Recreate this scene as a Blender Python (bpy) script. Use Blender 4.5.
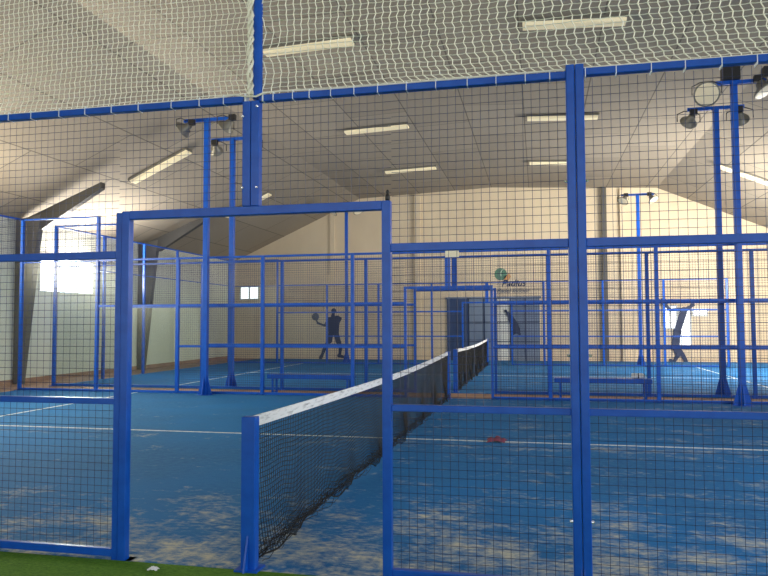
import bpy, bmesh, math, random
from mathutils import Vector, Matrix
random.seed(7)
for o in list(bpy.data.objects): bpy.data.objects.remove(o)
S = bpy.context.scene
COL = S.collection
PI = math.pi
# ------------------------------------------------------------------ camera
cam_d = bpy.data.cameras.new('camera'); cam = bpy.data.objects.new('camera', cam_d); COL.objects.link(cam)
cam_d.sensor_width = 36; cam_d.lens = 700.0/768*36; cam_d.clip_start = .02; cam_d.clip_end = 300
yaw, pit, rol = .2154, .0495, -.0036
Fv = Vector((-math.sin(yaw)*math.cos(pit), math.cos(yaw)*math.cos(pit), math.sin(pit)))
Rv = Vector((math.cos(yaw), math.sin(yaw), 0)); Uv = Rv.cross(Fv)
R2 = Rv*math.cos(rol)+Uv*math.sin(rol); U2 = -Rv*math.sin(rol)+Uv*math.cos(rol)
M = Matrix((R2, U2, -Fv)).transposed().to_4x4(); M.translation = Vector((1.77, -4.155, 1.54))
cam.matrix_world = M
S.camera = cam
# ------------------------------------------------------------------ world, lights, exposure
S.view_settings.view_transform = 'Standard'; S.view_settings.look = 'None'
S.view_settings.gamma = 1; S.view_settings.use_curve_mapping = False
S.view_settings.exposure = 0.0
w = bpy.data.worlds.new('world'); S.world = w; w.use_nodes = True
bg = w.node_tree.nodes['Background']; bg.inputs[0].default_value = (.93, .95, 1.0, 1); bg.inputs[1].default_value = 2.0

def area(name, loc, target, sx, sy, power, color):
    d = bpy.data.lights.new(name, 'AREA'); d.shape = 'RECTANGLE'; d.size = sx; d.size_y = sy
    d.energy = power; d.color = color
    o = bpy.data.objects.new(name, d); COL.objects.link(o); o.location = loc
    o.rotation_euler = (Vector(target)-Vector(loc)).to_track_quat('-Z', 'Y').to_euler()
    return o
area('window_light_left', (-11.1, 13.5, 2.95), (-8.6, 13.0, 5.2), 2.1, .9, 420, (1, .93, .82))
area('window_light_left_near', (-11.1, 5.5, 3.0), (-4.0, 5.5, 7.0), 5.0, .9, 1050, (1, .88, .66))
area('window_light_right', (11.1, 19, 3.2), (0, 24, 4.2), 9, 1.6, 2600, (1, .93, .80))
area('fill_light_right_near', (11.1, 1, 3.2), (0, 3, 1.0), 8, 2.0, 900, (.95, .97, 1))  # added fill light, brightens the turf from the right; no known source there

# ------------------------------------------------------------------ materials
def mat(name, color, rough=.5, metal=0, emit=None, estr=0, spec=.5):
    m = bpy.data.materials.new(name); m.use_nodes = True
    b = m.node_tree.nodes['Principled BSDF']
    b.inputs['Base Color'].default_value = (*color, 1); b.inputs['Roughness'].default_value = rough
    b.inputs['Metallic'].default_value = metal; b.inputs['Specular IOR Level'].default_value = spec
    if emit:
        b.inputs['Emission Color'].default_value = (*emit, 1); b.inputs['Emission Strength'].default_value = estr
    return m
def nodes(m): return m.node_tree.nodes, m.node_tree.links, m.node_tree.nodes['Principled BSDF']
def noise(N, L, vec, scale, detail=4, rough=.55):
    n = N.new('ShaderNodeTexNoise'); n.inputs['Scale'].default_value = scale
    n.inputs['Detail'].default_value = detail; n.inputs['Roughness'].default_value = rough
    L.new(vec, n.inputs['Vector']); return n.outputs['Fac']
def ramp(N, L, fac, stops):
    r = N.new('ShaderNodeValToRGB'); e = r.color_ramp.elements
    e[0].position, e[0].color = stops[0][0], (*stops[0][1], 1)
    e[1].position, e[1].color = stops[-1][0], (*stops[-1][1], 1)
    for p, c in stops[1:-1]:
        x = e.new(p); x.color = (*c, 1)
    L.new(fac, r.inputs[0]); return r.outputs[0]
def mix(N, L, fac, a, b, mode='MIX'):
    x = N.new('ShaderNodeMix'); x.data_type = 'RGBA'; x.blend_type = mode
    if isinstance(fac, float): x.inputs[0].default_value = fac
    else: L.new(fac, x.inputs[0])
    for s, v in ((6, a), (7, b)):
        if isinstance(v, tuple): x.inputs[s].default_value = (*v, 1)
        else: L.new(v, x.inputs[s])
    return x.outputs[2]
def math_n(N, L, op, a, b):
    x = N.new('ShaderNodeMath'); x.operation = op; x.use_clamp = False
    for i, v in enumerate((a, b)):
        if isinstance(v, (int, float)): x.inputs[i].default_value = v
        else: L.new(v, x.inputs[i])
    return x.outputs[0]
def geo_pos(N, L, scale=(1, 1, 1)):
    g = N.new('ShaderNodeNewGeometry'); mp = N.new('ShaderNodeMapping')
    mp.inputs['Scale'].default_value = scale; L.new(g.outputs['Position'], mp.inputs['Vector'])
    return mp.outputs[0], g.outputs['Position']

BLUE = mat('blue_paint', (.006, .09, .46), .3, spec=.35)
N, L, B = nodes(BLUE)
v, _ = geo_pos(N, L); f = noise(N, L, v, 9, 5)
L.new(ramp(N, L, f, [(.3, (.003, .074, .44)), (.7, (.006, .100, .54))]), B.inputs['Base Color'])
WIRE = mat('fence_wire', (.012, .024, .09), .5)
STEEL = mat('galvanised_bolt', (.75, .78, .8), .25, .8)
DARKSTEEL = mat('dark_steel', (.045, .043, .042), .5)
COLSTEEL = mat('column_paint', (.10, .095, .085), .6)
BLACK = mat('black_plastic', (.01, .01, .012), .45)
CORD = mat('white_cord', (.92, .90, .76), .7)
TIE = mat('white_tie', (.85, .88, .9), .5)
NETBLK = mat('black_net_cord', (.006, .007, .012), .7)
ALU = mat('lamp_housing', (.20, .19, .16), .4, .3)
LENS = mat('lamp_lens', (.80, .70, .50), .4, 0)
NAVY = mat('navy_vinyl', (.012, .028, .085), .55)
GREENV = mat('green_vinyl', (.10, .24, .16), .5)
GREYV = mat('grey_vinyl', (.20, .21, .24), .5)
ORANGEV = mat('orange_vinyl', (.62, .32, .12), .5)
WHITE = mat('white_plastic', (.85, .87, .88), .4)
RED = mat('red_cloth', (.20, .05, .09), .8)

BAND = mat('net_band', (.8, .8, .8), .6)
N, L, B = nodes(BAND)
v, _ = geo_pos(N, L, (1, 3.2, 26)); f = noise(N, L, v, 1.6, 5, .65)
L.new(ramp(N, L, f, [(.50, (.90, .91, .92)), (.60, (.66, .67, .68)), (.70, (.22, .23, .25))]), B.inputs['Base Color'])

TURF = mat('blue_turf', (.02, .12, .34), .85, spec=.2)
N, L, B = nodes(TURF)
v, p = geo_pos(N, L)
big = noise(N, L, v, .45, 3)
vs, _ = geo_pos(N, L, (1.0, 1.5, 1)); streak = noise(N, L, vs, 1.5, 9, .74)
vf, _ = geo_pos(N, L, (6, 11, 6)); fine = noise(N, L, vf, 2.0, 7, .75)
base = mix(N, L, ramp(N, L, fine, [(.3, (0, 0, 0)), (.75, (1, 1, 1))]), (.006, .095, .32), (.040, .215, .46))
base = mix(N, L, ramp(N, L, big, [(.38, (0, 0, 0)), (.62, (1, 1, 1))]), base, (.014, .170, .47))
# sand: blotches, thicker in the belt just inside the fence and near the centre line
sx = N.new('ShaderNodeSeparateXYZ'); L.new(p, sx.inputs[0])
b1 = N.new('ShaderNodeMapRange'); L.new(sx.outputs[1], b1.inputs[0])
b1.inputs[1].default_value = .2; b1.inputs[2].default_value = 2.4; b1.inputs[3].default_value = .17; b1.inputs[4].default_value = 0
b2 = math_n(N, L, 'ABSOLUTE', math_n(N, L, 'SUBTRACT', sx.outputs[1], 4.65), 0)
b3 = N.new('ShaderNodeMapRange'); L.new(b2, b3.inputs[0])
b3.inputs[1].default_value = 0; b3.inputs[2].default_value = .45; b3.inputs[3].default_value = .085; b3.inputs[4].default_value = 0
b4 = N.new('ShaderNodeMapRange'); L.new(sx.outputs[0], b4.inputs[0])
b4.inputs[1].default_value = -3; b4.inputs[2].default_value = 1; b4.inputs[3].default_value = -.05; b4.inputs[4].default_value = .02
s = math_n(N, L, 'ADD', streak, b1.outputs[0]); s = math_n(N, L, 'ADD', s, b3.outputs[0]); s = math_n(N, L, 'ADD', s, b4.outputs[0])
s = math_n(N, L, 'ADD', s, math_n(N, L, 'MULTIPLY', math_n(N, L, 'SUBTRACT', fine, .5), .50))
sf = ramp(N, L, s, [(.575, (0, 0, 0)), (.66, (.3, .3, .3)), (.80, (1, 1, 1))])
sandc = mix(N, L, fine, (.30, .36, .36), (.72, .66, .50))
L.new(mix(N, L, math_n(N, L, 'MULTIPLY', sf, 1.0), base, sandc), B.inputs['Base Color'])
bp = N.new('ShaderNodeBump'); bp.inputs['Strength'].default_value = .35; bp.inputs['Distance'].default_value = .02
L.new(fine, bp.inputs['Height']); L.new(bp.outputs[0], B.inputs['Normal'])

GREEN = mat('green_turf', (.05, .20, .02), .9, spec=.2)
N, L, B = nodes(GREEN)
v, _ = geo_pos(N, L, (14, 30, 14)); f = noise(N, L, v, 3, 6, .7)
L.new(ramp(N, L, f, [(.3, (.040, .13, .010)), (.55, (.10, .25, .018)), (.8, (.20, .38, .05))]), B.inputs['Base Color'])
bp = N.new('ShaderNodeBump'); bp.inputs['Strength'].default_value = .6; bp.inputs['Distance'].default_value = .02
L.new(f, bp.inputs['Height']); L.new(bp.outputs[0], B.inputs['Normal'])

CONC = mat('terracotta_concrete', (.3, .17, .11), .7)
N, L, B = nodes(CONC)
v, _ = geo_pos(N, L); f = noise(N, L, v, 1.6, 6)
L.new(ramp(N, L, f, [(.3, (.24, .135, .095)), (.7, (.40, .24, .16))]), B.inputs['Base Color'])

LINE = mat('line_paint', (.62, .70, .74), .8)
N, L, B = nodes(LINE)
v, _ = geo_pos(N, L); f = noise(N, L, v, 14, 5)
L.new(ramp(N, L, f, [(.3, (.36, .47, .58)), (.55, (.70, .76, .78))]), B.inputs['Base Color'])

def wallmat(name, a, b, sc=.8):
    m = mat(name, a, .85, spec=.2); N, L, B = nodes(m)
    v, _ = geo_pos(N, L, (1, 1, .5)); f = noise(N, L, v, sc, 6)
    L.new(ramp(N, L, f, [(.3, a), (.7, b)]), B.inputs['Base Color']); return m
WALLB = wallmat('back_wall_paint', (.66, .55, .40), (.75, .64, .47))
WALLL = wallmat('left_wall_paint', (.60, .62, .54), (.68, .70, .62))
SLATE = wallmat('slate_door_paint', (.15, .20, .30), (.21, .27, .37))
SLATEL = wallmat('pale_door_paint', (.30, .36, .42), (.38, .43, .48))
PALE = wallmat('pale_panel_paint', (.62, .66, .66), (.72, .75, .74))

CEIL = mat('ceiling_panels', (.4, .36, .3), .8, spec=.2)
N, L, B = nodes(CEIL)
g = N.new('ShaderNodeNewGeometry'); sp = N.new('ShaderNodeSeparateXYZ'); L.new(g.outputs['Position'], sp.inputs[0])
cb = N.new('ShaderNodeCombineXYZ'); L.new(sp.outputs[1], cb.inputs[0]); L.new(sp.outputs[0], cb.inputs[1])
br = N.new('ShaderNodeTexBrick'); L.new(cb.outputs[0], br.inputs['Vector'])
br.inputs['Scale'].default_value = 1; br.inputs['Brick Width'].default_value = 3.0; br.inputs['Row Height'].default_value = 1.5
br.inputs['Mortar Size'].default_value = .016; br.inputs['Mortar Smooth'].default_value = .2
br.inputs['Color1'].default_value = (.345, .300, .240, 1); br.inputs['Color2'].default_value = (.295, .255, .205, 1)
br.inputs['Mortar'].default_value = (.16, .14, .115, 1); br.offset = .5
L.new(br.outputs['Color'], B.inputs['Base Color'])

def glassmat(name, tint, gl=.035):
    m = bpy.data.materials.new(name); m.use_nodes = True; nt = m.node_tree; nt.nodes.clear()
    o = nt.nodes.new('ShaderNodeOutputMaterial'); t = nt.nodes.new('ShaderNodeBsdfTransparent'); t.inputs[0].default_value = (*tint, 1)
    gs = nt.nodes.new('ShaderNodeBsdfGlossy'); gs.inputs['Roughness'].default_value = .3
    fw = nt.nodes.new('ShaderNodeLayerWeight'); fw.inputs[0].default_value = .5
    fr = nt.nodes.new('ShaderNodeMath'); fr.operation = 'MULTIPLY_ADD'; nt.links.new(fw.outputs['Facing'], fr.inputs[0])
    fr.inputs[1].default_value = gl; fr.inputs[2].default_value = .01
    mx = nt.nodes.new('ShaderNodeMixShader')
    nt.links.new(fr.outputs[0], mx.inputs[0]); nt.links.new(t.outputs[0], mx.inputs[1]); nt.links.new(gs.outputs[0], mx.inputs[2])
    nt.links.new(mx.outputs[0], o.inputs[0]); return m
GLASS = glassmat('court_glass', (.96, .985, .98))
DAY = mat('daylit_pane', (.9, .95, 1), .4, emit=(.93, .97, 1), estr=1.6)
SUNPANE = mat('sunlit_pane', (.9, .95, 1), .4, emit=(.86, .95, 1), estr=14)
TUBE = mat('fluorescent_diffuser', (.80, .72, .50), .5, emit=(1, .80, .48), estr=.22)

# ------------------------------------------------------------------ mesh helpers
class MB:
    def __init__(s): s.v = []; s.f = []
    def add(s, vs, fs):
        n = len(s.v); s.v += [tuple(x) for x in vs]; s.f += [tuple(i+n for i in f) for f in fs]; return s
    def box(s, x0, y0, z0, x1, y1, z1):
        vs = [(x0,y0,z0),(x1,y0,z0),(x1,y1,z0),(x0,y1,z0),(x0,y0,z1),(x1,y0,z1),(x1,y1,z1),(x0,y1,z1)]
        return s.add(vs, [(0,3,2,1),(4,5,6,7),(0,1,5,4),(1,2,6,5),(2,3,7,6),(3,0,4,7)])
    def prism(s, poly, axis, a, b):                      # poly: 2-D points, extruded along axis from a to b
        def P(u, w, t): return {'x': (t, u, w), 'y': (u, t, w), 'z': (u, w, t)}[axis]
        n = len(poly)
        vs = [P(u, w, a) for u, w in poly]+[P(u, w, b) for u, w in poly]
        fs = [tuple(range(n)), tuple(range(2*n-1, n-1, -1))]+[(i, n+i, n+(i+1) % n, (i+1) % n) for i in range(n)]
        return s.add(vs, fs)
    def tube(s, pts, r, n=3, cap=False):
        pts = [Vector(p) for p in pts]; base = len(s.v); fs = []
        for i, p in enumerate(pts):
            t = (pts[min(i+1, len(pts)-1)]-pts[max(i-1, 0)]).normalized()
            a = t.cross(Vector((0, 0, 1)))
            if a.length < .1: a = t.cross(Vector((0, 1, 0)))
            a.normalize(); b = t.cross(a)
            rr = r[i] if isinstance(r, (list, tuple)) else r
            for k in range(n):
                an = 2*PI*k/n; s.v.append(tuple(p+(a*math.cos(an)+b*math.sin(an))*rr))
        for i in range(len(pts)-1):
            for k in range(n):
                s.f.append((base+i*n+k, base+i*n+(k+1) % n, base+(i+1)*n+(k+1) % n, base+(i+1)*n+k))
        if cap:
            s.f.append(tuple(base+k for k in range(n))[::-1]); e = base+(len(pts)-1)*n; s.f.append(tuple(e+k for k in range(n)))
        return s
    def lathe(s, prof, c, ax=(0, 0, 1), n=20):
        q = Vector(ax).normalized().to_track_quat('Z', 'Y'); base = len(s.v); m = len(prof)
        for r, z in prof:
            for k in range(n):
                an = 2*PI*k/n; s.v.append(tuple(Vector(c)+q @ Vector((r*math.cos(an), r*math.sin(an), z))))
        for i in range(m-1):
            for k in range(n): s.f.append((base+i*n+k, base+i*n+(k+1) % n, base+(i+1)*n+(k+1) % n, base+(i+1)*n+k))
        s.f.append(tuple(base+k for k in range(n))[::-1]); s.f.append(tuple(base+(m-1)*n+k for k in range(n)))
        return s
    def mesh(s, name, m):
        me = bpy.data.meshes.new(name); me.from_pydata(s.v, [], s.f); me.materials.append(m); me.update(); return me
    def build(s, name, m, parent=None, loc=(0, 0, 0), bevel=0, smooth=False):
        me = s.mesh(name, m)
        if smooth:
            for p in me.polygons: p.use_smooth = True
        o = bpy.data.objects.new(name, me); COL.objects.link(o); o.location = loc
        if parent: o.parent = parent
        if bevel:
            b = o.modifiers.new('bevel', 'BEVEL'); b.width = bevel; b.segments = 2; b.limit_method = 'ANGLE'
        return o
def empty(name, loc=(0, 0, 0), rz=0):
    o = bpy.data.objects.new(name, None); COL.objects.link(o); o.location = loc; o.rotation_euler = (0, 0, rz); o.empty_display_size = .1; return o
def tag(o, label=None, cat=None, group=None, kind=None):
    for k, x in (('label', label), ('category', cat), ('group', group), ('kind', kind)):
        if x: o[k] = x
    return o
def struct(o, label=None, cat=None): return tag(o, label, cat, kind='structure')
def inst(o_mesh, name, parent, loc, rot=(0, 0, 0)):
    o = bpy.data.objects.new(name, o_mesh); COL.objects.link(o); o.parent = parent; o.location = loc; o.rotation_euler = rot; return o
def copy_tree(o, parent=None):
    c = o.copy(); COL.objects.link(c); c.parent = parent
    for ch in list(o.children): copy_tree(ch, c)
    return c

# ------------------------------------------------------------------ the hall
YW = 24.7; XL = -11.4; XR = 11.4; Y0 = -13
YG = 11.175; YF = 21.27            # near and far fence of the second court
struct(MB().box(XL-.3, Y0, -.2, XR+.3, YW+.3, 0).build('floor', CONC), 'terracotta painted concrete hall floor between the courts', 'floor')
PROF = [(-11.4, 4.25), (-5.6, 6.85), (0, 7.08), (6.4, 6.78), (11.4, 4.6)]
m = MB(); n = len(PROF)
poly = PROF+[(x, z+.15) for x, z in PROF[::-1]]
m.prism(poly, 'y', Y0, YW+.3)
struct(m.build('ceiling', CEIL), 'pale panelled pitched ceiling over the hall', 'ceiling')
m = MB(); m.prism([(XL, 0)]+PROF+[(XR, 0)], 'y', YW, YW+.3)
struct(m.build('wall_back', WALLB), 'beige gable wall at the far end of the hall', 'wall')
m = MB().box(XL-.25, Y0, 0, XL, YW, 4.25)
struct(m.build('wall_left', WALLL), 'pale green grey side wall on the left', 'wall')
m = MB().box(XR, Y0, 0, XR+.25, YW, 4.6)
struct(m.build('wall_right', WALLL), 'pale side wall on the right', 'wall')
m = MB().box(XL+.002, 5, 0, XL+.03, YW-.01, .12)
struct(m.build('baseboard_left', CONC))
# turf slabs and the lines painted on them
def court_turf(name, y0, y1, label):
    t = struct(MB().box(-10, y0, 0.001, 10, y1, .012).build(name, TURF), label, 'court turf')
    yc = (y0+y1)/2; z0, z1 = .0122, .016
    MB().box(-6.95, yc-.025, z0, 6.95, yc+.025, z1).build('centre_line', LINE, t)
    for x in (-6.95, 6.95): MB().box(x-.025, y0+.05, z0, x+.025, y1-.05, z1).build('service_line', LINE, t)
    return t
court_turf('court_turf', -.02, 10.02, 'sand strewn blue turf of the nearer court')
court_turf('court_turf', YG-.02, YF+.05, 'blue turf of the court behind')
struct(MB().box(-10, YF+.06, .001, 10, YW-.25, .010).build('turf_strip', TURF), 'narrow strip of blue turf under the back wall', 'turf')
struct(MB().box(-9, Y0+.1, .001, 9, -.03, .014).build('green_turf', GREEN), 'green artificial grass path outside the nearer court', 'turf')

# steel frames on the left and right wall (wedge column and tapered rafter haunch)
def haunch(y, side, label):
    e = struct(empty('steel_frame', (side*11.38, y, 0)), label, 'steel frame')
    s = -side; z = 4.25 if side < 0 else 4.6
    MB().prism([(0, 0), (s*.22, 0), (s*.62, z-.55), (s*.72, z+.10), (0, z-.02)], 'y', -.09, .09).build('column', COLSTEEL, e)
    MB().prism([(s*.3, z-.25), (s*.75, z-.28), (s*2.45, z+.70), (s*2.45, z+.86), (s*.3, z+.02)], 'y', -.085, .085).build('haunch', DARKSTEEL, e)
haunch(11.5, -1, 'tapered grey steel frame knee left of the sunlit window')
haunch(17.2, -1, 'tapered grey steel frame knee seen through the gateway')
haunch(17.2, 1, 'tapered grey steel frame knee on the right wall')
struct(MB().box(4.31, YW-.2, 0, 4.49, YW-.01, 6.93).build('steel_column', COLSTEEL), 'dark steel column standing against the back wall right of the fence post', 'column')
struct(MB().box(-6.9, YW-.06, 3.6, -6.7, YW-.002, 6.2).build('wall_pier', WALLB), 'beige pier on the back wall beside the serving player decal', 'column')
struct(MB().box(5.0, YW-.12, 0, 5.2, YW-.002, 6.75).build('wall_pier', WALLB), 'beige pier on the back wall behind the far floodlight mast', 'column')
struct(MB().box(-3.2, YW-.12, 0, -2.95, YW-.002, 6.9).build('wall_pier', WALLB), 'beige pier on the back wall left of the slate door', 'column')

# windows
def window(name, ax, a0, a1, z0, z1, panes, m, pos):
    e = struct(empty(name, (0, 0, 0)), None, None)
    t = .05
    def bx(u0, u1, w0, w1, d0, d1):
        if ax == 'x2': return MB().box(pos-d1, u0, w0, pos-d0, u1, w1)
        if ax == 'x': return MB().box(pos+d0, u0, w0, pos+d1, u1, w1)
        return MB().box(u0, pos-d1, w0, u1, pos-d0, w1)
    fr = MB()
    for q in ((a0-t, a0, z0-t, z1+t), (a1, a1+t, z0-t, z1+t), (a0, a1, z0-t, z0), (a0, a1, z1, z1+t)):
        b = bx(*q, .002, .05); fr.add(b.v, b.f)
    for k in range(1, panes):
        u = a0+(a1-a0)*k/panes; b = bx(u-.03, u+.03, z0, z1, .002, .045); fr.add(b.v, b.f)
    fr.build('window_frame', PALE, e)
    bx(a0, a1, z0, z1, .004, .02).build('pane', m, e)
    return e
window('window_1', 'x', 12.35, 14.6, 2.45, 3.35, 3, SUNPANE, XL)
window('window_2', 'x', 8.6, 10.85, 2.02, 2.45, 3, DAY, XL)
window('window_7', 'x', 3.0, 8.0, 2.55, 3.45, 5, DAY, XL)
window('window_8', 'x2', 14.6, 23.4, 2.4, 4.0, 6, DAY, XR)
window('added_window_right', 'x2', -3.0, 5.0, 2.2, 4.2, 6, DAY, XR)  # unseen, made-up window put in to go with the right fill light
window('window_3', 'y', -11.0, -10.2, 2.62, 3.12, 2, DAY, YW)
window('window_4', 'y', 6.55, 7.0, 1.30, 2.12, 2, DAY, YW)
window('window_5', 'y', 7.12, 7.5, .55, 2.05, 1, DAY, YW)
window('window_6', 'y', 7.62, 8.1, 1.78, 2.0, 1, DAY, YW)

# big slate coloured door in the back wall
d = struct(empty('door_1', (0, YW, 0)))
MB().box(-1.87, -.06, 0, -1.0, -.004, 2.5).build('door_leaf', mat('deep_blue_leaf', (.022, .055, .155), .5), d)
MB().box(-1.0, -.05, 0, .18, -.004, 2.5).build('door_leaf', SLATE, d)
MB().box(.68, -.05, 0, 1.86, -.004, 2.5).build('door_leaf', SLATE, d)
MB().box(.18, -.045, 0, .68, -.004, 2.5).build('pale_panel', PALE, d)
m = MB(); m.box(-1.93, -.08, 2.5, 1.92, -.004, 2.58)
m.build('door_head', SLATE, d)
m = MB()
for x in (-1.45, -.98, -.35, .16, .7, 1.3): m.box(x-.02, -.075, 0, x+.02, -.05, 2.5)
for z in (.75, 1.55): m.box(-1.87, -.072, z-.015, 1.86, -.05, z+.015)
m.build('door_rails', NAVY, d)

# ------------------------------------------------------------------ welded mesh panels
_pan = {}
def panel_mesh(wd, ht, pitch=.05, r=.0018):
    k = (round(wd, 3), round(ht, 3), pitch, r)
    if k not in _pan:
        m = MB(); nx = int(round(wd/pitch)); nz = int(round(ht/pitch))
        for i in range(1, nx):
            x = i*wd/nx; m.tube([(x, 0, 0), (x, 0, ht)], r, 4)
        for j in range(1, nz):
            z = j*ht/nz; m.tube([(0, r*1.9, z), (wd, r*1.9, z)], r, 4)
        _pan[k] = m.mesh('mesh_panel', WIRE)
    return _pan[k]
def boxmesh(name, sx, sy, sz, mt=BLUE, b=.004):
    """box with its base centre at the origin, corners chamfered along its length"""
    return MB().box(-sx/2, -sy/2, 0, sx/2, sy/2, sz).mesh(name, mt)
def bar(parent, name, p0, p1, wy, wz, mt=BLUE, bevel=.004):     # rail between two points that differ in x (or y)
    (x0, y0, z), (x1, y1, _) = p0, p1
    if abs(x1-x0) > abs(y1-y0): m = MB().box(x0, y0-wy/2, z-wz/2, x1, y0+wy/2, z+wz/2)
    else: m = MB().box(x0-wy/2, y0, z-wz/2, x0+wy/2, y1, z+wz/2)
    return m.build(name, mt, parent, bevel=bevel)
def post(parent, x, y, h, w=.06, z0=0, plate=True, name='post'):
    m = MB().box(x-w/2, y-w/2, z0, x+w/2, y+w/2, h)
    if plate: m.box(x-w*1.3, y-w*1.1, z0, x+w*1.3, y+w*1.1, z0+.012)
    return m.build(name, BLUE, parent, bevel=.004)
GW = .88; GH = 2.255

def gateway(e, y, top=3.0, tw=.055):
    post(e, -GW, y, GH+tw/2, tw, name='gateway_jamb'); post(e, GW, y, GH+tw/2, tw, name='gateway_jamb')
    bar(e, 'gateway_lintel', (-GW+tw/2, y, GH), (GW-tw/2, y, GH), tw, tw)
    m = MB()
    for s in (-1, 1): m.box(s*.029-.0275, y-.03, GH+tw/2, s*.029+.0275, y+.03, top)
    m.build('gateway_post', BLUE, e, bevel=.004)

def far_fence(y, label, double=False):
    e = tag(empty('mesh_fence', (0, y, 0)), label, 'fence', 'long side fences of the far courts')
    xs = [-10, -8, -6, -4, -2, 2, 4, 6, 8]
    for x in xs: post(e, x, 0, 4.0 if x <= -8 else 3.0, .07)
    gateway(e, 0)
    bar(e, 'top_rail', (-10, 0, 3.98), (-8, 0, 3.98), .04, .04)
    bar(e, 'top_rail', (-8, 0, 2.98), (-.03, 0, 2.98), .05, .045)
    bar(e, 'top_rail', (.03, 0, 2.98), (8, 0, 2.98), .05, .045)
    bar(e, 'mid_rail', (-8, 0, 1.94), (-GW, 0, 1.94), .04, .05)
    bar(e, 'mid_rail', (GW, 0, 1.94), (8, 0, 1.94), .04, .05)
    bar(e, 'mid_rail', (-6, 0, 1.04), (-GW, 0, 1.04), .04, .045)
    bar(e, 'mid_rail', (GW, 0, 1.04), (8, 0, 1.04), .04, .045)
    bar(e, 'bottom_rail', (-10, 0, .04), (-GW, 0, .04), .04, .05)
    bar(e, 'bottom_rail', (GW, 0, .04), (8, 0, .04), .04, .05)
    for x0 in (-6, -4, 2, 4, 6): inst(panel_mesh(2, 2.9), 'mesh_panel', e, (x0, .022, .06))
    inst(panel_mesh(1.1, 2.9), 'mesh_panel', e, (-2, .022, .06)); inst(panel_mesh(1.1, 2.9), 'mesh_panel', e, (GW+.02, .022, .06))
    inst(panel_mesh(.85, .7), 'mesh_panel', e, (-.88, .022, 2.28)); inst(panel_mesh(.85, .7), 'mesh_panel', e, (.03, .022, 2.28))
    inst(panel_mesh(2, 1.0), 'mesh_panel', e, (-8, .022, 1.96)); inst(panel_mesh(2, 1.0), 'mesh_panel', e, (-10, .022, 2.98))
    MB().box(-7.96, -.006, .07, -6.04, .006, 1.92).build('glass_pane', GLASS, e)
    MB().box(-9.96, -.006, .07, -8.04, .006, 2.96).build('glass_pane', GLASS, e)
    bar(e, 'mid_rail', (-10, 0, 2.97), (-8, 0, 2.97), .03, .03)
    return e
fA = far_fence(10.0, 'blue mesh fence along the far side of the nearer court')
fB = far_fence(YG, 'blue mesh fence just behind the terracotta strip, second from the front')
fC = far_fence(YF, 'blue mesh fence at the far side of the court behind, before the back wall')

def end_wall(x, y0, y1, label):
    e = tag(empty('glass_end_wall', (x, y0, 0)), label, 'glass wall', 'glass end walls of the courts'); Lg = y1-y0; k = 5
    for i in range(1, k):
        post(e, 0, Lg*i/k, 4.0, .07)
    for i in range(k):
        a, b = Lg*i/k+.04, Lg*(i+1)/k-.04
        MB().box(-.006, a, .03, .006, b, 2.98).build('glass_pane', GLASS, e)
        inst(panel_mesh(round(b-a, 3), .95), 'mesh_panel', e, (0, a, 3.02), (0, 0, PI/2))
    bar(e, 'top_rail', (0, .04, 3.98), (0, Lg-.04, 3.98), .04, .04)
    bar(e, 'mid_rail', (0, .04, 3.0), (0, Lg-.04, 3.0), .03, .03)
    return e
end_wall(-10, 0.0, 10.0, 'glass and mesh end wall of the nearer court, cut by the left photo edge')
end_wall(-10, YG, YF, 'glass and mesh end wall of the court behind, along the left wall')

# ------------------------------------------------------------------ near fence
nf = tag(empty('mesh_fence', (0, 0, 0)), 'large blue mesh fence with open gateway right in front of the camera', 'fence')
gateway(nf, 0, 2.96, .055)
MB().box(-.955, -.02, 0, -.912, .02, GH+.02).build('post', BLUE, nf, bevel=.004)
def twin(x, name='post'):
    m = MB()
    for s in (-1, 1): m.box(x+s*.026-.0245, -.035, 0, x+s*.026+.0245, .035, 3.03)
    m.box(x-.09, -.08, 0, x+.09, .08, .012)
    p = m.build(name, BLUE, nf, bevel=.006)
    q = MB()
    for dx in (-.008, .008): q.prism([(-.035, .0), (-.09, .0), (-.035, .16)], 'x', x+dx-.002, x+dx+.002)
    q.build('gusset', BLUE, p)
    for z in (.42, 1.35, 2.35):
        for s in (-1, 1): MB().lathe([(.009, -.006), (.009, .004), (.006, .012)], (x+s*.056, -.02, z), (s, 0, 0), 10).build('bolt', STEEL, p)
    return p
twin(2.0); twin(4.0); twin(-3.0); twin(-5.0)
b = MB()
for (x, z) in ((.045, 2.40), (-.05, 2.40), (.045, 2.92), (-.05, 2.86)):
    MB().lathe([(.009, 0), (.009, .006), (.005, .012)], (x, -.033, z), (0, -1, 0), 10).build('bolt', STEEL, nf)
bar(nf, 'top_rail', (-2.974, 0, 2.975), (-.055, 0, 2.975), .05, .042)
bar(nf, 'top_rail', (.055, 0, 2.975), (1.95, 0, 2.975), .05, .042)
bar(nf, 'top_rail', (2.05, 0, 2.985), (3.95, 0, 2.985), .05, .042)
for x0, x1 in ((-2.974, -.955), (GW+.028, 1.95), (2.05, 3.95)):
    bar(nf, 'mid_rail', (x0, 0, 1.995), (x1, 0, 1.99), .04, .05)
    bar(nf, 'mid_rail', (x0, 0, 1.03), (x1, 0, 1.03), .04, .040)
    bar(nf, 'bottom_rail', (x0, 0, .055), (x1, 0, .055), .04, .05)
    w_ = x1-x0
    for z0, z1 in ((.08, 1.014), (1.046, 1.974), (2.016, 2.954)):
        inst(panel_mesh(round(w_, 3), round(z1-z0, 3), .05, .0014), 'mesh_panel', nf, (x0, .012, z0))
inst(panel_mesh(.90, .67, .05, .0014), 'mesh_panel', nf, (-.955, .012, 2.285))
inst(panel_mesh(.85, .67, .05, .0014), 'mesh_panel', nf, (.055, .012, 2.285))
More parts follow.
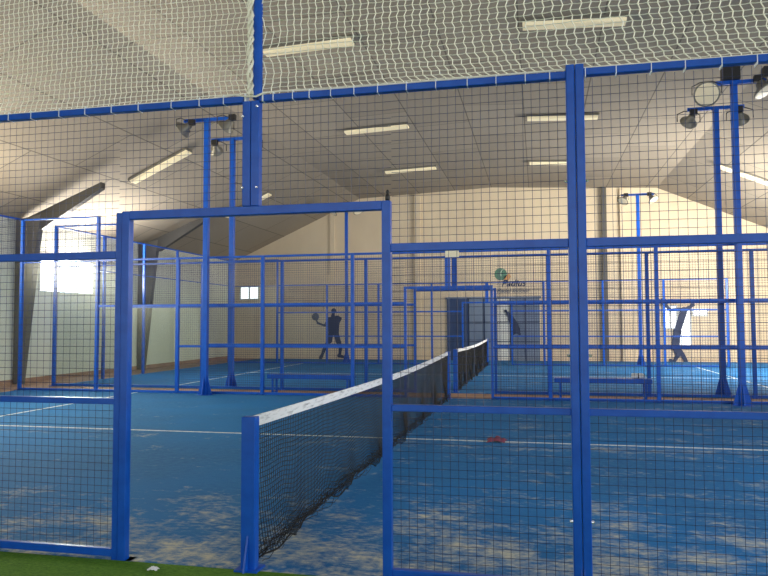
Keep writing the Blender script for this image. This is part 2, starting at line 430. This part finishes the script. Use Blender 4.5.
MB().lathe([(.010, 0), (.016, .012), (.016, .03), (.009, .045), (.012, .06), (.004, .07)], (.885, 0, GH+.027), (0, 0, 1), 12).build('hinge_pin', BLACK, nf)

# ------------------------------------------------------------------ white safety net above the near fence
sn = tag(empty('safety_net', (0, 0, 3.0)), 'white knotted cord net tied above the near fence', 'net')
xs = [0.0]
while xs[-1] < 4.0: xs.append(xs[-1]+.0535)
xl = [-.04]
while xl[-1] > -3.0: xl.append(xl[-1]-.0405)
rows = 34
def wob(a, b): return math.sin(a*1.7+b*.6)*.5+math.sin(a*.53-b*.31+1.3)*.5
def npt(x, j, i, right):
    t = j/rows; z = .0345*j-.035*(1-math.exp(-j/3.0))
    z += .006*wob(x*4, j*.8)
    low = math.exp(-z/.12)
    if right:
        sh = -.13*(1-low)*min(1, max(0, x-.1)/1.2)
        zx = (.0065 if j % 2 else -.0065)*min(1, .35+x/2)
        dx = sh+zx; z += -.018*math.sin(min(1, x/3)*PI)*(1-low)
        z += -.0045*(x-.5)*0+(.0015 if i % 2 else -.0015)
    else:
        dx = .06*(1-low)*min(1, (-x)/1.8)+(.0035 if j % 2 else -.0035)
        z += .022*math.sin(min(1, -x/2)*PI)*(1-low)
    d0 = abs(x)
    if d0 < .55:                                   # gathered to the pole at intervals
        pull = math.exp(-d0/.16)*(.5+.5*math.cos(z*2*PI/.28))*.055
        dx += -pull if right else pull
        z += -.05*math.exp(-d0/.12)*math.sin(z*2*PI/.28)*.3
    y = .012+.01*wob(x*2.3, j*.33)
    return Vector((x+dx+.006*wob(j*.7, x*3), y, max(z, 0) if j else 0.0))
def net_half(cols, right):
    m = MB(); G = [[npt(x, j, i, right) for j in range(rows+1)] for i, x in enumerate(cols)]
    for i, c in enumerate(G):
        m.tube([p for p in c], .0036, 4)
        if i+1 < len(G):
            for j in range(rows+1):
                a, b2 = c[j], G[i+1][j]
                mid = (a+b2)/2+Vector((0, 0, -.0015)); m.tube([a, mid, b2], .0033, 3)
    for i, c in enumerate(G):
        for j in range(0, rows+1):
            p = c[j]; r = .0056
            m.add([p+Vector(q)*r for q in ((1,0,0),(-1,0,0),(0,1,0),(0,-1,0),(0,0,1),(0,0,-1))],
                  [(0,2,4),(2,1,4),(1,3,4),(3,0,4),(2,0,5),(1,2,5),(3,1,5),(0,3,5)])
    return m
net_half(xs, True).build('netting', CORD, sn, (.03, 0, .002)); net_half(xl, False).build('netting', CORD, sn, (0, 0, .002))
m = MB()
for k, (ph, rr) in enumerate(((0, .016), (2.1, .014), (4.2, .018), (1.0, .011))):      # gathered rope down the pole
    m.tube([(-.006+rr*math.cos(ph+z*(31+k*5)), -.025+rr*math.sin(ph+z*(31+k*5)), z) for z in [i*.02 for i in range(58)]], .0075, 6)
m.build('gathered_rope', CORD, sn)
m = MB(); m.tube([(-2.97, -.0, .004), (-1.5, 0, .003), (-.3, 0, .004), (-.12, -.01, .012), (-.03, -.035, -.012), (.04, -.045, -.02), (.09, -.03, .004), (.2, 0, .018), (.5, 0, .006), (2, 0, .012), (3.9, 0, .012)], .006, 6)
m.build('border_cord', CORD, sn)
for x in [-1.8, -1.62, -1.40, -1.20, -1.0, -.80, -.56, -.36, -.19, -.04, .08, .15, .28, .39, .53, .68, .83, 1.01, 1.19, 1.38, 1.55, 1.72, 1.86, 2.06, 2.23, 2.42, 2.6, 2.79, 2.97, 3.15]:
    mm = MB(); w2 = .0045 if x not in (-.04, .08) else .009
    o = mm.box(x-w2/2, -.0285, -.049, x+w2/2, .0285, .008).build('cable_tie', TIE, sn)
m = MB().tube([(.030, .012, -.02), (.030, .012, 1.2)], .031, 14, True)
m.build('blue_pole', BLUE, sn)

# ------------------------------------------------------------------ playing nets
def padel_net(y0, y1, label, ragged=True):
    e = tag(empty('court_net', (0, y0, 0)), label, 'net', 'black court nets with white band'); Lg = y1-y0
    for y in (.0, Lg):
        s = 1 if y == 0 else -1
        p = MB().box(-.047, y-.035, .012, .047, y+.035, .955).build('net_post', BLUE, e, bevel=.006)
        q = MB().box(-.075, y-.07, .012, .075, y+.07, .024)
        q.prism([(y-s*.03, .02), (y-s*.10, .02), (y-s*.03, .24)], 'x', -.006, .006)
        q.build('base_gusset', BLUE, p)
    a, b = .05, Lg-.05
    def top(y): return .952-.055*math.sin(PI*(y-a)/(b-a))
    m = MB(); n = 60
    for i in range(n):
        ya, yb = a+(b-a)*i/n, a+(b-a)*(i+1)/n
        za, zb = top(ya), top(yb); h = .07
        vs = [(-.006, ya, za-h), (-.006, ya, za), (.006, ya, za), (.006, ya, za-h), (-.006, yb, zb-h), (-.006, yb, zb), (.006, yb, zb), (.006, yb, zb-h)]
        m.add(vs, [(0, 4, 5, 1), (1, 5, 6, 2), (2, 6, 7, 3), (3, 7, 4, 0)]+([(0, 1, 2, 3)] if i == 0 else [])+([(4, 7, 6, 5)] if i == n-1 else []))
    m.build('net_band', BAND, e)
    m = MB(); ny = int(Lg/.036); nz = 26
    def P(i, j):
        y = a+(b-a)*i/ny; t = j/nz; zt = top(y)-.065
        zb = .045+.03*math.sin(y*5.1)+.02*math.sin(y*12.7+1)
        x = .012*math.sin(y*3)*(1-t)+.035*(1-t)**3*(1+math.sin(y*4.3))
        return Vector((x, y, zb+(zt-zb)*t))
    for i in range(ny+1): m.tube([P(i, j) for j in range(0, nz+1)], .0027, 3)
    for j in range(nz+1): m.tube([P(i, j) for i in range(0, ny+1, 2)], .0027 if j else .007, 3)
    m.build('netting', NETBLK, e)
    rnd = random.Random(3); m = MB()                # loose bunched lower edge
    for k in range(16):
        pts = []
        for i in range(0, ny+1, 2):
            y = a+(b-a)*i/ny
            pts.append((.04+.03*math.sin(y*5+k)+.02*rnd.uniform(-1, 1), y, .055+.045*math.sin(y*6.3+k*1.7)*(.4+.6*math.sin(y*1.1+k))+.012*k*.45+rnd.uniform(-.008, .008)))
        pts = [(x, y, max(z, .02)) for x, y, z in pts]
        m.tube(pts, .0026, 3)
    m.build('bunched_edge', NETBLK, e)
    return e
padel_net(-.005, 9.93, 'black net with stained white band running away from the gateway')
padel_net(YG+.07, YF-.07, 'farther black net with white band on the court behind')

# ------------------------------------------------------------------ floodlight masts
def floodlight(parent, loc, aim, k=1.0):
    q = Vector(aim).normalized()
    b = MB().lathe([(.06*k, -.20), (.09*k, -.18), (.11*k, -.10), (.20*k, -.03), (.235*k, 0), (.245*k, .015), (.225*k, .02)], loc, q, 24).build('floodlight', ALU, parent, smooth=True)
    MB().lathe([(.218*k, .018), (.20*k, .026), (.01, .04)], loc, q, 24).build('lens', LENS, b)
    s = Vector((-q.y, q.x, 0)).normalized(); c = Vector(loc)
    m = MB(); up = Vector((0, 0, .23))
    m.tube([c+s*.25, c+s*.25+up*.7, c+s*.1+up, c-s*.1+up, c-s*.25+up*.7, c-s*.25], .011, 5)
    m.build('bracket', DARKSTEEL, b)
    MB().box(-.07, -.05, -.06, .07, .05, .06).build('ballast_box', BLACK, b, loc=tuple(c-q*.24+Vector((0, 0, .03))))
    return b
def mast(x, y, face, label, h=6.0, extra=False, aims=((-.1, -1, -.5), (.5, -.3, -1)), k=.95):
    e = tag(empty('floodlight_mast', (x, y, 0)), label, 'floodlight mast', 'floodlight masts beside the court fences')
    MB().box(-.055, -.055, 0, .055, .055, h).build('pole', BLUE, e, bevel=.006)
    m = MB().box(-.17, -.17, 0, .17, .17, .015)
    m.prism([(.05, .01), (.165, .01), (.055, .42)], 'y', -.008, .008); m.prism([(-.05, .01), (-.165, .01), (-.055, .42)], 'y', -.008, .008)
    m.prism([(.05, .01), (.165, .01), (.055, .42)], 'x', -.008, .008); m.prism([(-.05, .01), (-.165, .01), (-.055, .42)], 'x', -.008, .008)
    m.build('base_plate', BLUE, e)
    MB().box(-.55, -.035, h-.05, .55, .035, h+.02).build('crossbar', BLUE, e, bevel=.004)
    for s in (-1, 1): floodlight(e, (s*.5, face*.14, h-.24), aims[(s+1)//2], k)
    if extra:
        MB().box(-.20, -.1, .02, .10, .1, .26).build('control_box', BLACK, e, loc=(0, 0, h)); MB().box(.50, -.1, .02, .72, .1, .22).build('control_box', BLACK, e, loc=(0, 0, h))
    return e
mast(5.40, 9.78, -1, 'nearer and taller of the two blue floodlight masts at right', extra=True)
mast(-5.22, 9.78, -1, 'nearer and taller of the two blue floodlight masts left of the gateway post', aims=((-1, .1, -.5), (-.9, .3, -.7)), k=.8)
mast(5.46, YG+.22, 1, 'farther of the two blue floodlight masts at right', aims=((-.3, 1, -.6), (.3, 1, -.6)), k=.75)
mast(-5.36, YG+.22, 1, 'farther of the two blue floodlight masts left of the gateway post', aims=((-.3, 1, -.6), (.3, 1, -.6)), k=.7)
mast(5.25, YF+.22, -1, 'small distant blue floodlight mast right of the dark steel column', aims=((-.6, -.5, -1), (.6, -.5, -1)), k=.8)
mast(-5.3, YF+.22, -1, 'small distant blue floodlight mast behind the left serving player decal', aims=((-.6, -.5, -1), (.6, -.5, -1)), k=.8)

# ------------------------------------------------------------------ benches between the fences
def bench(x0, x1, label):
    e = tag(empty('bench', ((x0+x1)/2, 10.36, 0)), label, 'bench', 'low blue benches behind the far fence'); w = (x1-x0)/2
    MB().box(-w, -.15, .335, w, .15, .43).build('seat', BLUE, e, bevel=.008)
    for s in (-1, 1):
        m = MB(); xx = s*(w-.12)
        m.box(xx-.02, -.14, 0, xx+.02, -.10, .335); m.box(xx-.02, .10, 0, xx+.02, .14, .335); m.box(xx-.02, -.10, .03, xx+.02, .10, .06)
        m.build('leg', BLUE, e)
    return e
bench(-3.98, -2.06, 'low blue bench left of the net behind the far fence')
bench(2.08, 3.92, 'low blue bench right of the net with a white bottle lying on it')
bt = tag(empty('bottle', (3.68, 10.30, .487)), 'small white bottle lying on the right hand bench', 'bottle')
MB().lathe([(.0, 0), (.048, .0), (.055, .012), (.055, .20), (.036, .225)], (-.13, 0, 0), (1, 0, 0), 18).build('body', WHITE, bt, smooth=True)
MB().lathe([(.0562, 0), (.0562, .018)], (-.02, 0, 0), (1, 0, 0), 18).build('dark_band', BLACK, bt)
MB().lathe([(.022, 0), (.022, .035), (.018, .04)], (.085, 0, 0), (1, 0, 0), 14).build('cap', WHITE, bt)

# red cloth lying on the centre line and a white scrap by the threshold
def crumple(name, mt, loc, sx, sy, h, seed, label, cat):
    r = random.Random(seed); m = MB(); n = 14; ph = [r.uniform(0, 6) for _ in range(6)]
    for i in range(n+1):
        for j in range(n+1):
            u, v = i/n*2-1, j/n*2-1
            q = 1-.25*abs(math.sin(3*math.atan2(v, u)+ph[0]))
            z = h*max(0, 1-(u*u+v*v)/1.7)*(.45+.55*abs(math.sin(u*4+ph[1])*math.cos(v*3.6+ph[2])))
            m.v.append((u*sx*q, v*sy*q, z+.001))
    for i in range(n):
        for j in range(n):
            a = i*(n+1)+j; m.f.append((a, a+n+1, a+n+2, a+1))
    o = m.build(name, mt, loc=loc, smooth=True); so = o.modifiers.new('thickness', 'SOLIDIFY'); so.thickness = .004
    return tag(o, label, cat)
crumple('crumpled_cloth', RED, (1.24, 5.02, .017), .14, .13, .07, 5, 'small dull red cloth lying on the white centre line', 'cloth')
crumple('paper_scrap', WHITE, (-.58, -.14, .016), .035, .025, .022, 8, 'small white paper scrap on the green turf at the gateway', 'litter')

# white plate on top of the far gateway
pl = tag(empty('notice_plate', (.0, 9.94, 2.86)), 'small cream notice plate above the far gateway post', 'sign')
MB().box(-.04, -.012, 0, .24, 0, .13).build('plate', mat('cream_plate', (.85, .80, .60), .5), pl, bevel=.003)
for x in (0, .2): MB().lathe([(.008, 0), (.006, .005)], (x, -.012, .065), (0, -1, 0), 8).build('screw', STEEL, pl)

# ------------------------------------------------------------------ ceiling lights
def zc(x):
    for (a, za), (b, zb) in zip(PROF, PROF[1:]):
        if a <= x <= b: return za+(zb-za)*(x-a)/(b-a)
def ceiling_light(x, y, label, ang=0, ln=1.85):
    z = zc(x); sl = math.atan2(zc(min(x+.4, 11.3))-zc(max(x-.4, -11.3)), .8)
    e = tag(empty('ceiling_light', (x, y, z-.005)), label, 'ceiling light', 'fluorescent fittings on the ceiling')
    e.rotation_euler = (0, -sl, ang)
    MB().box(-ln/2, -.17, -.06, ln/2, .17, 0).build('housing', ALU, e, bevel=.006)
    MB().prism([(-.155, -.06), (-.12, -.11), (.12, -.11), (.155, -.06)], 'x', -ln/2+.03, ln/2-.03).build('diffuser', TUBE, e)
rowsn = ((8.6, 'nearest row, seen through the white net'), (14.55, 'middle row'), (19.9, 'farthest row'))
for y, t in rowsn:
    ceiling_light(-2.52, y, 'fluorescent ceiling light left of centre, '+t)
    ceiling_light(2.48, y, 'fluorescent ceiling light right of centre, '+t)
ceiling_light(-8.0, 12.6, 'fluorescent light on the sloping ceiling left of the masts')
ceiling_light(-8.1, 18.6, 'fluorescent light on the sloping ceiling just above the gateway')
ceiling_light(8.1, 18.9, 'fluorescent light on the right slope of the ceiling')

# ------------------------------------------------------------------ decals on the back wall
def hull(pts):
    pts = sorted(set(pts))
    def half(P):
        h = []
        for p in P:
            while len(h) > 1 and (h[-1][0]-h[-2][0])*(p[1]-h[-2][1])-(h[-1][1]-h[-2][1])*(p[0]-h[-2][0]) <= 0: h.pop()
            h.append(p)
        return h[:-1]
    return half(pts)+half(pts[::-1])
def decal(name, shapes, x0, z0, sc, label, cat, th=.006, mt=NAVY):
    """shapes in picture units (y down) turned into flat vinyl on the back wall; each shape a list of (x, y, r)"""
    m = MB()
    for k, s in enumerate(shapes):
        pts = []
        for (x, y, r) in s:
            for q in range(16):
                an = 2*PI*q/16; pts.append((round(x+r*math.cos(an), 3), round(y+r*math.sin(an), 3)))
        h = [((x)*sc, -(y)*sc) for x, y in hull(pts)]
        m.prism(h[::-1], 'y', -th-.0004*k, 0)
    o = m.build(name, mt, loc=(x0, YW-.004, z0)); return tag(o, label, cat, 'sports decals on the back wall')
u = 1/6.4*.0436                               # photo crop unit -> metres on the wall
decal('player_decal', [
    [(103, 178, 24)], [(108, 196, 6), (118, 218, 5)], [(118, 219, 7), (166, 234, 7)], [(166, 234, 8), (188, 200, 11)],
    [(223, 141, 16)], [(221, 155, 9), (218, 175, 13)], [(192, 194, 14), (250, 186, 14), (205, 280, 16), (240, 280, 16)],
    [(250, 186, 12), (268, 188, 8)], [(268, 190, 8), (250, 222, 8)], [(205, 282, 17), (196, 330, 17)], [(240, 282, 16), (252, 332, 17)],
    [(190, 335, 15), (165, 372, 12)], [(165, 372, 12), (148, 418, 9)], [(146, 420, 10), (138, 436, 12)],
    [(256, 335, 15), (268, 372, 12)], [(268, 372, 12), (262, 418, 9)], [(258, 422, 12), (284, 430, 8)]],
    -8.27, 3.02, u, 'dark blue padel player decal on the back wall, racket held out left', 'wall decal')
u2 = 1/4.8*.0425
decal('player_decal', [
    [(224, 129, 9)], [(214, 138, 7), (190, 152, 10)], [(188, 152, 15), (160, 240, 14)], [(160, 240, 15), (150, 305, 15)], [(176, 148, 8), (132, 150, 7)], [(132, 150, 7), (112, 128, 6)],
    [(110, 122, 12), (106, 108, 11)], [(150, 305, 13), (176, 340, 9)], [(176, 340, 9), (192, 372, 7)], [(190, 374, 7), (200, 388, 7)], [(145, 310, 11), (162, 345, 8)],
    [(162, 345, 8), (140, 378, 6)], [(140, 378, 6), (128, 368, 6)]],
    5.62, 3.32, u2, 'dark padel player decal leaping in front of the bright right windows', 'wall decal', th=.056)
decal('player_decal', [
    [(345, 215, 14)], [(365, 235, 14), (395, 290, 20)], [(395, 290, 28), (425, 350, 34)], [(425, 350, 36), (440, 395, 34)], [(440, 395, 28), (400, 430, 18)], [(445, 400, 20), (470, 432, 12)], [(372, 235, 7), (350, 225, 7)]],
    .52-345/9.6*.0414, 1.80+215/9.6*.0414+.2, 1/9.6*.0414, 'small dark curved player decal on the slate door', 'wall decal').location.y = YW-.085

# club logo: green ball and two lines of lettering
lg = tag(empty('wall_logo', (.33, YW-.004, 3.5)), 'club logo with green ball and script lettering on back wall', 'wall logo', None)
MB().lathe([(.25, 0), (.25, .006)], (0, 0, -.0), (0, -1, 0), 32).build('ball', GREENV, lg)
m = MB()
pts = [(.16*math.cos(a)+.16, .2*math.sin(a)+.0) for a in [PI*.6+i*.13 for i in range(14)]]
m.tube([(x, -.010, z) for x, z in pts], .022, 6); m.build('ball_seam', mat('pale_green_vinyl', (.45, .6, .5), .5), lg)
m = MB().prism([(.12, -.12), (.34, .02), (.42, -.10), (.30, -.28), (.14, -.26)], 'y', -.006, 0); m.build('orange_shape', ORANGEV, lg)
def lettering(txt, x, z, size, mt, name, shear=.35):
    c = bpy.data.curves.new(name, 'FONT'); c.body = txt; c.size = size; c.shear = shear; c.extrude = .003; c.offset = size*.012
    o = bpy.data.objects.new(name, c); COL.objects.link(o)
    dg = bpy.context.evaluated_depsgraph_get(); me = bpy.data.meshes.new_from_object(o.evaluated_get(dg))
    bpy.data.objects.remove(o); me.materials.clear(); me.materials.append(mt)
    q = bpy.data.objects.new(name, me); COL.objects.link(q); q.parent = lg; q.location = (x, -.008, z); q.rotation_euler = (PI/2, 0, 0); return q
lettering('Padius', .02, -.50, .38, NAVY, 'club_name'); lettering('Padel Indoor', -.16, -.76, .25, GREYV, 'club_subtitle')
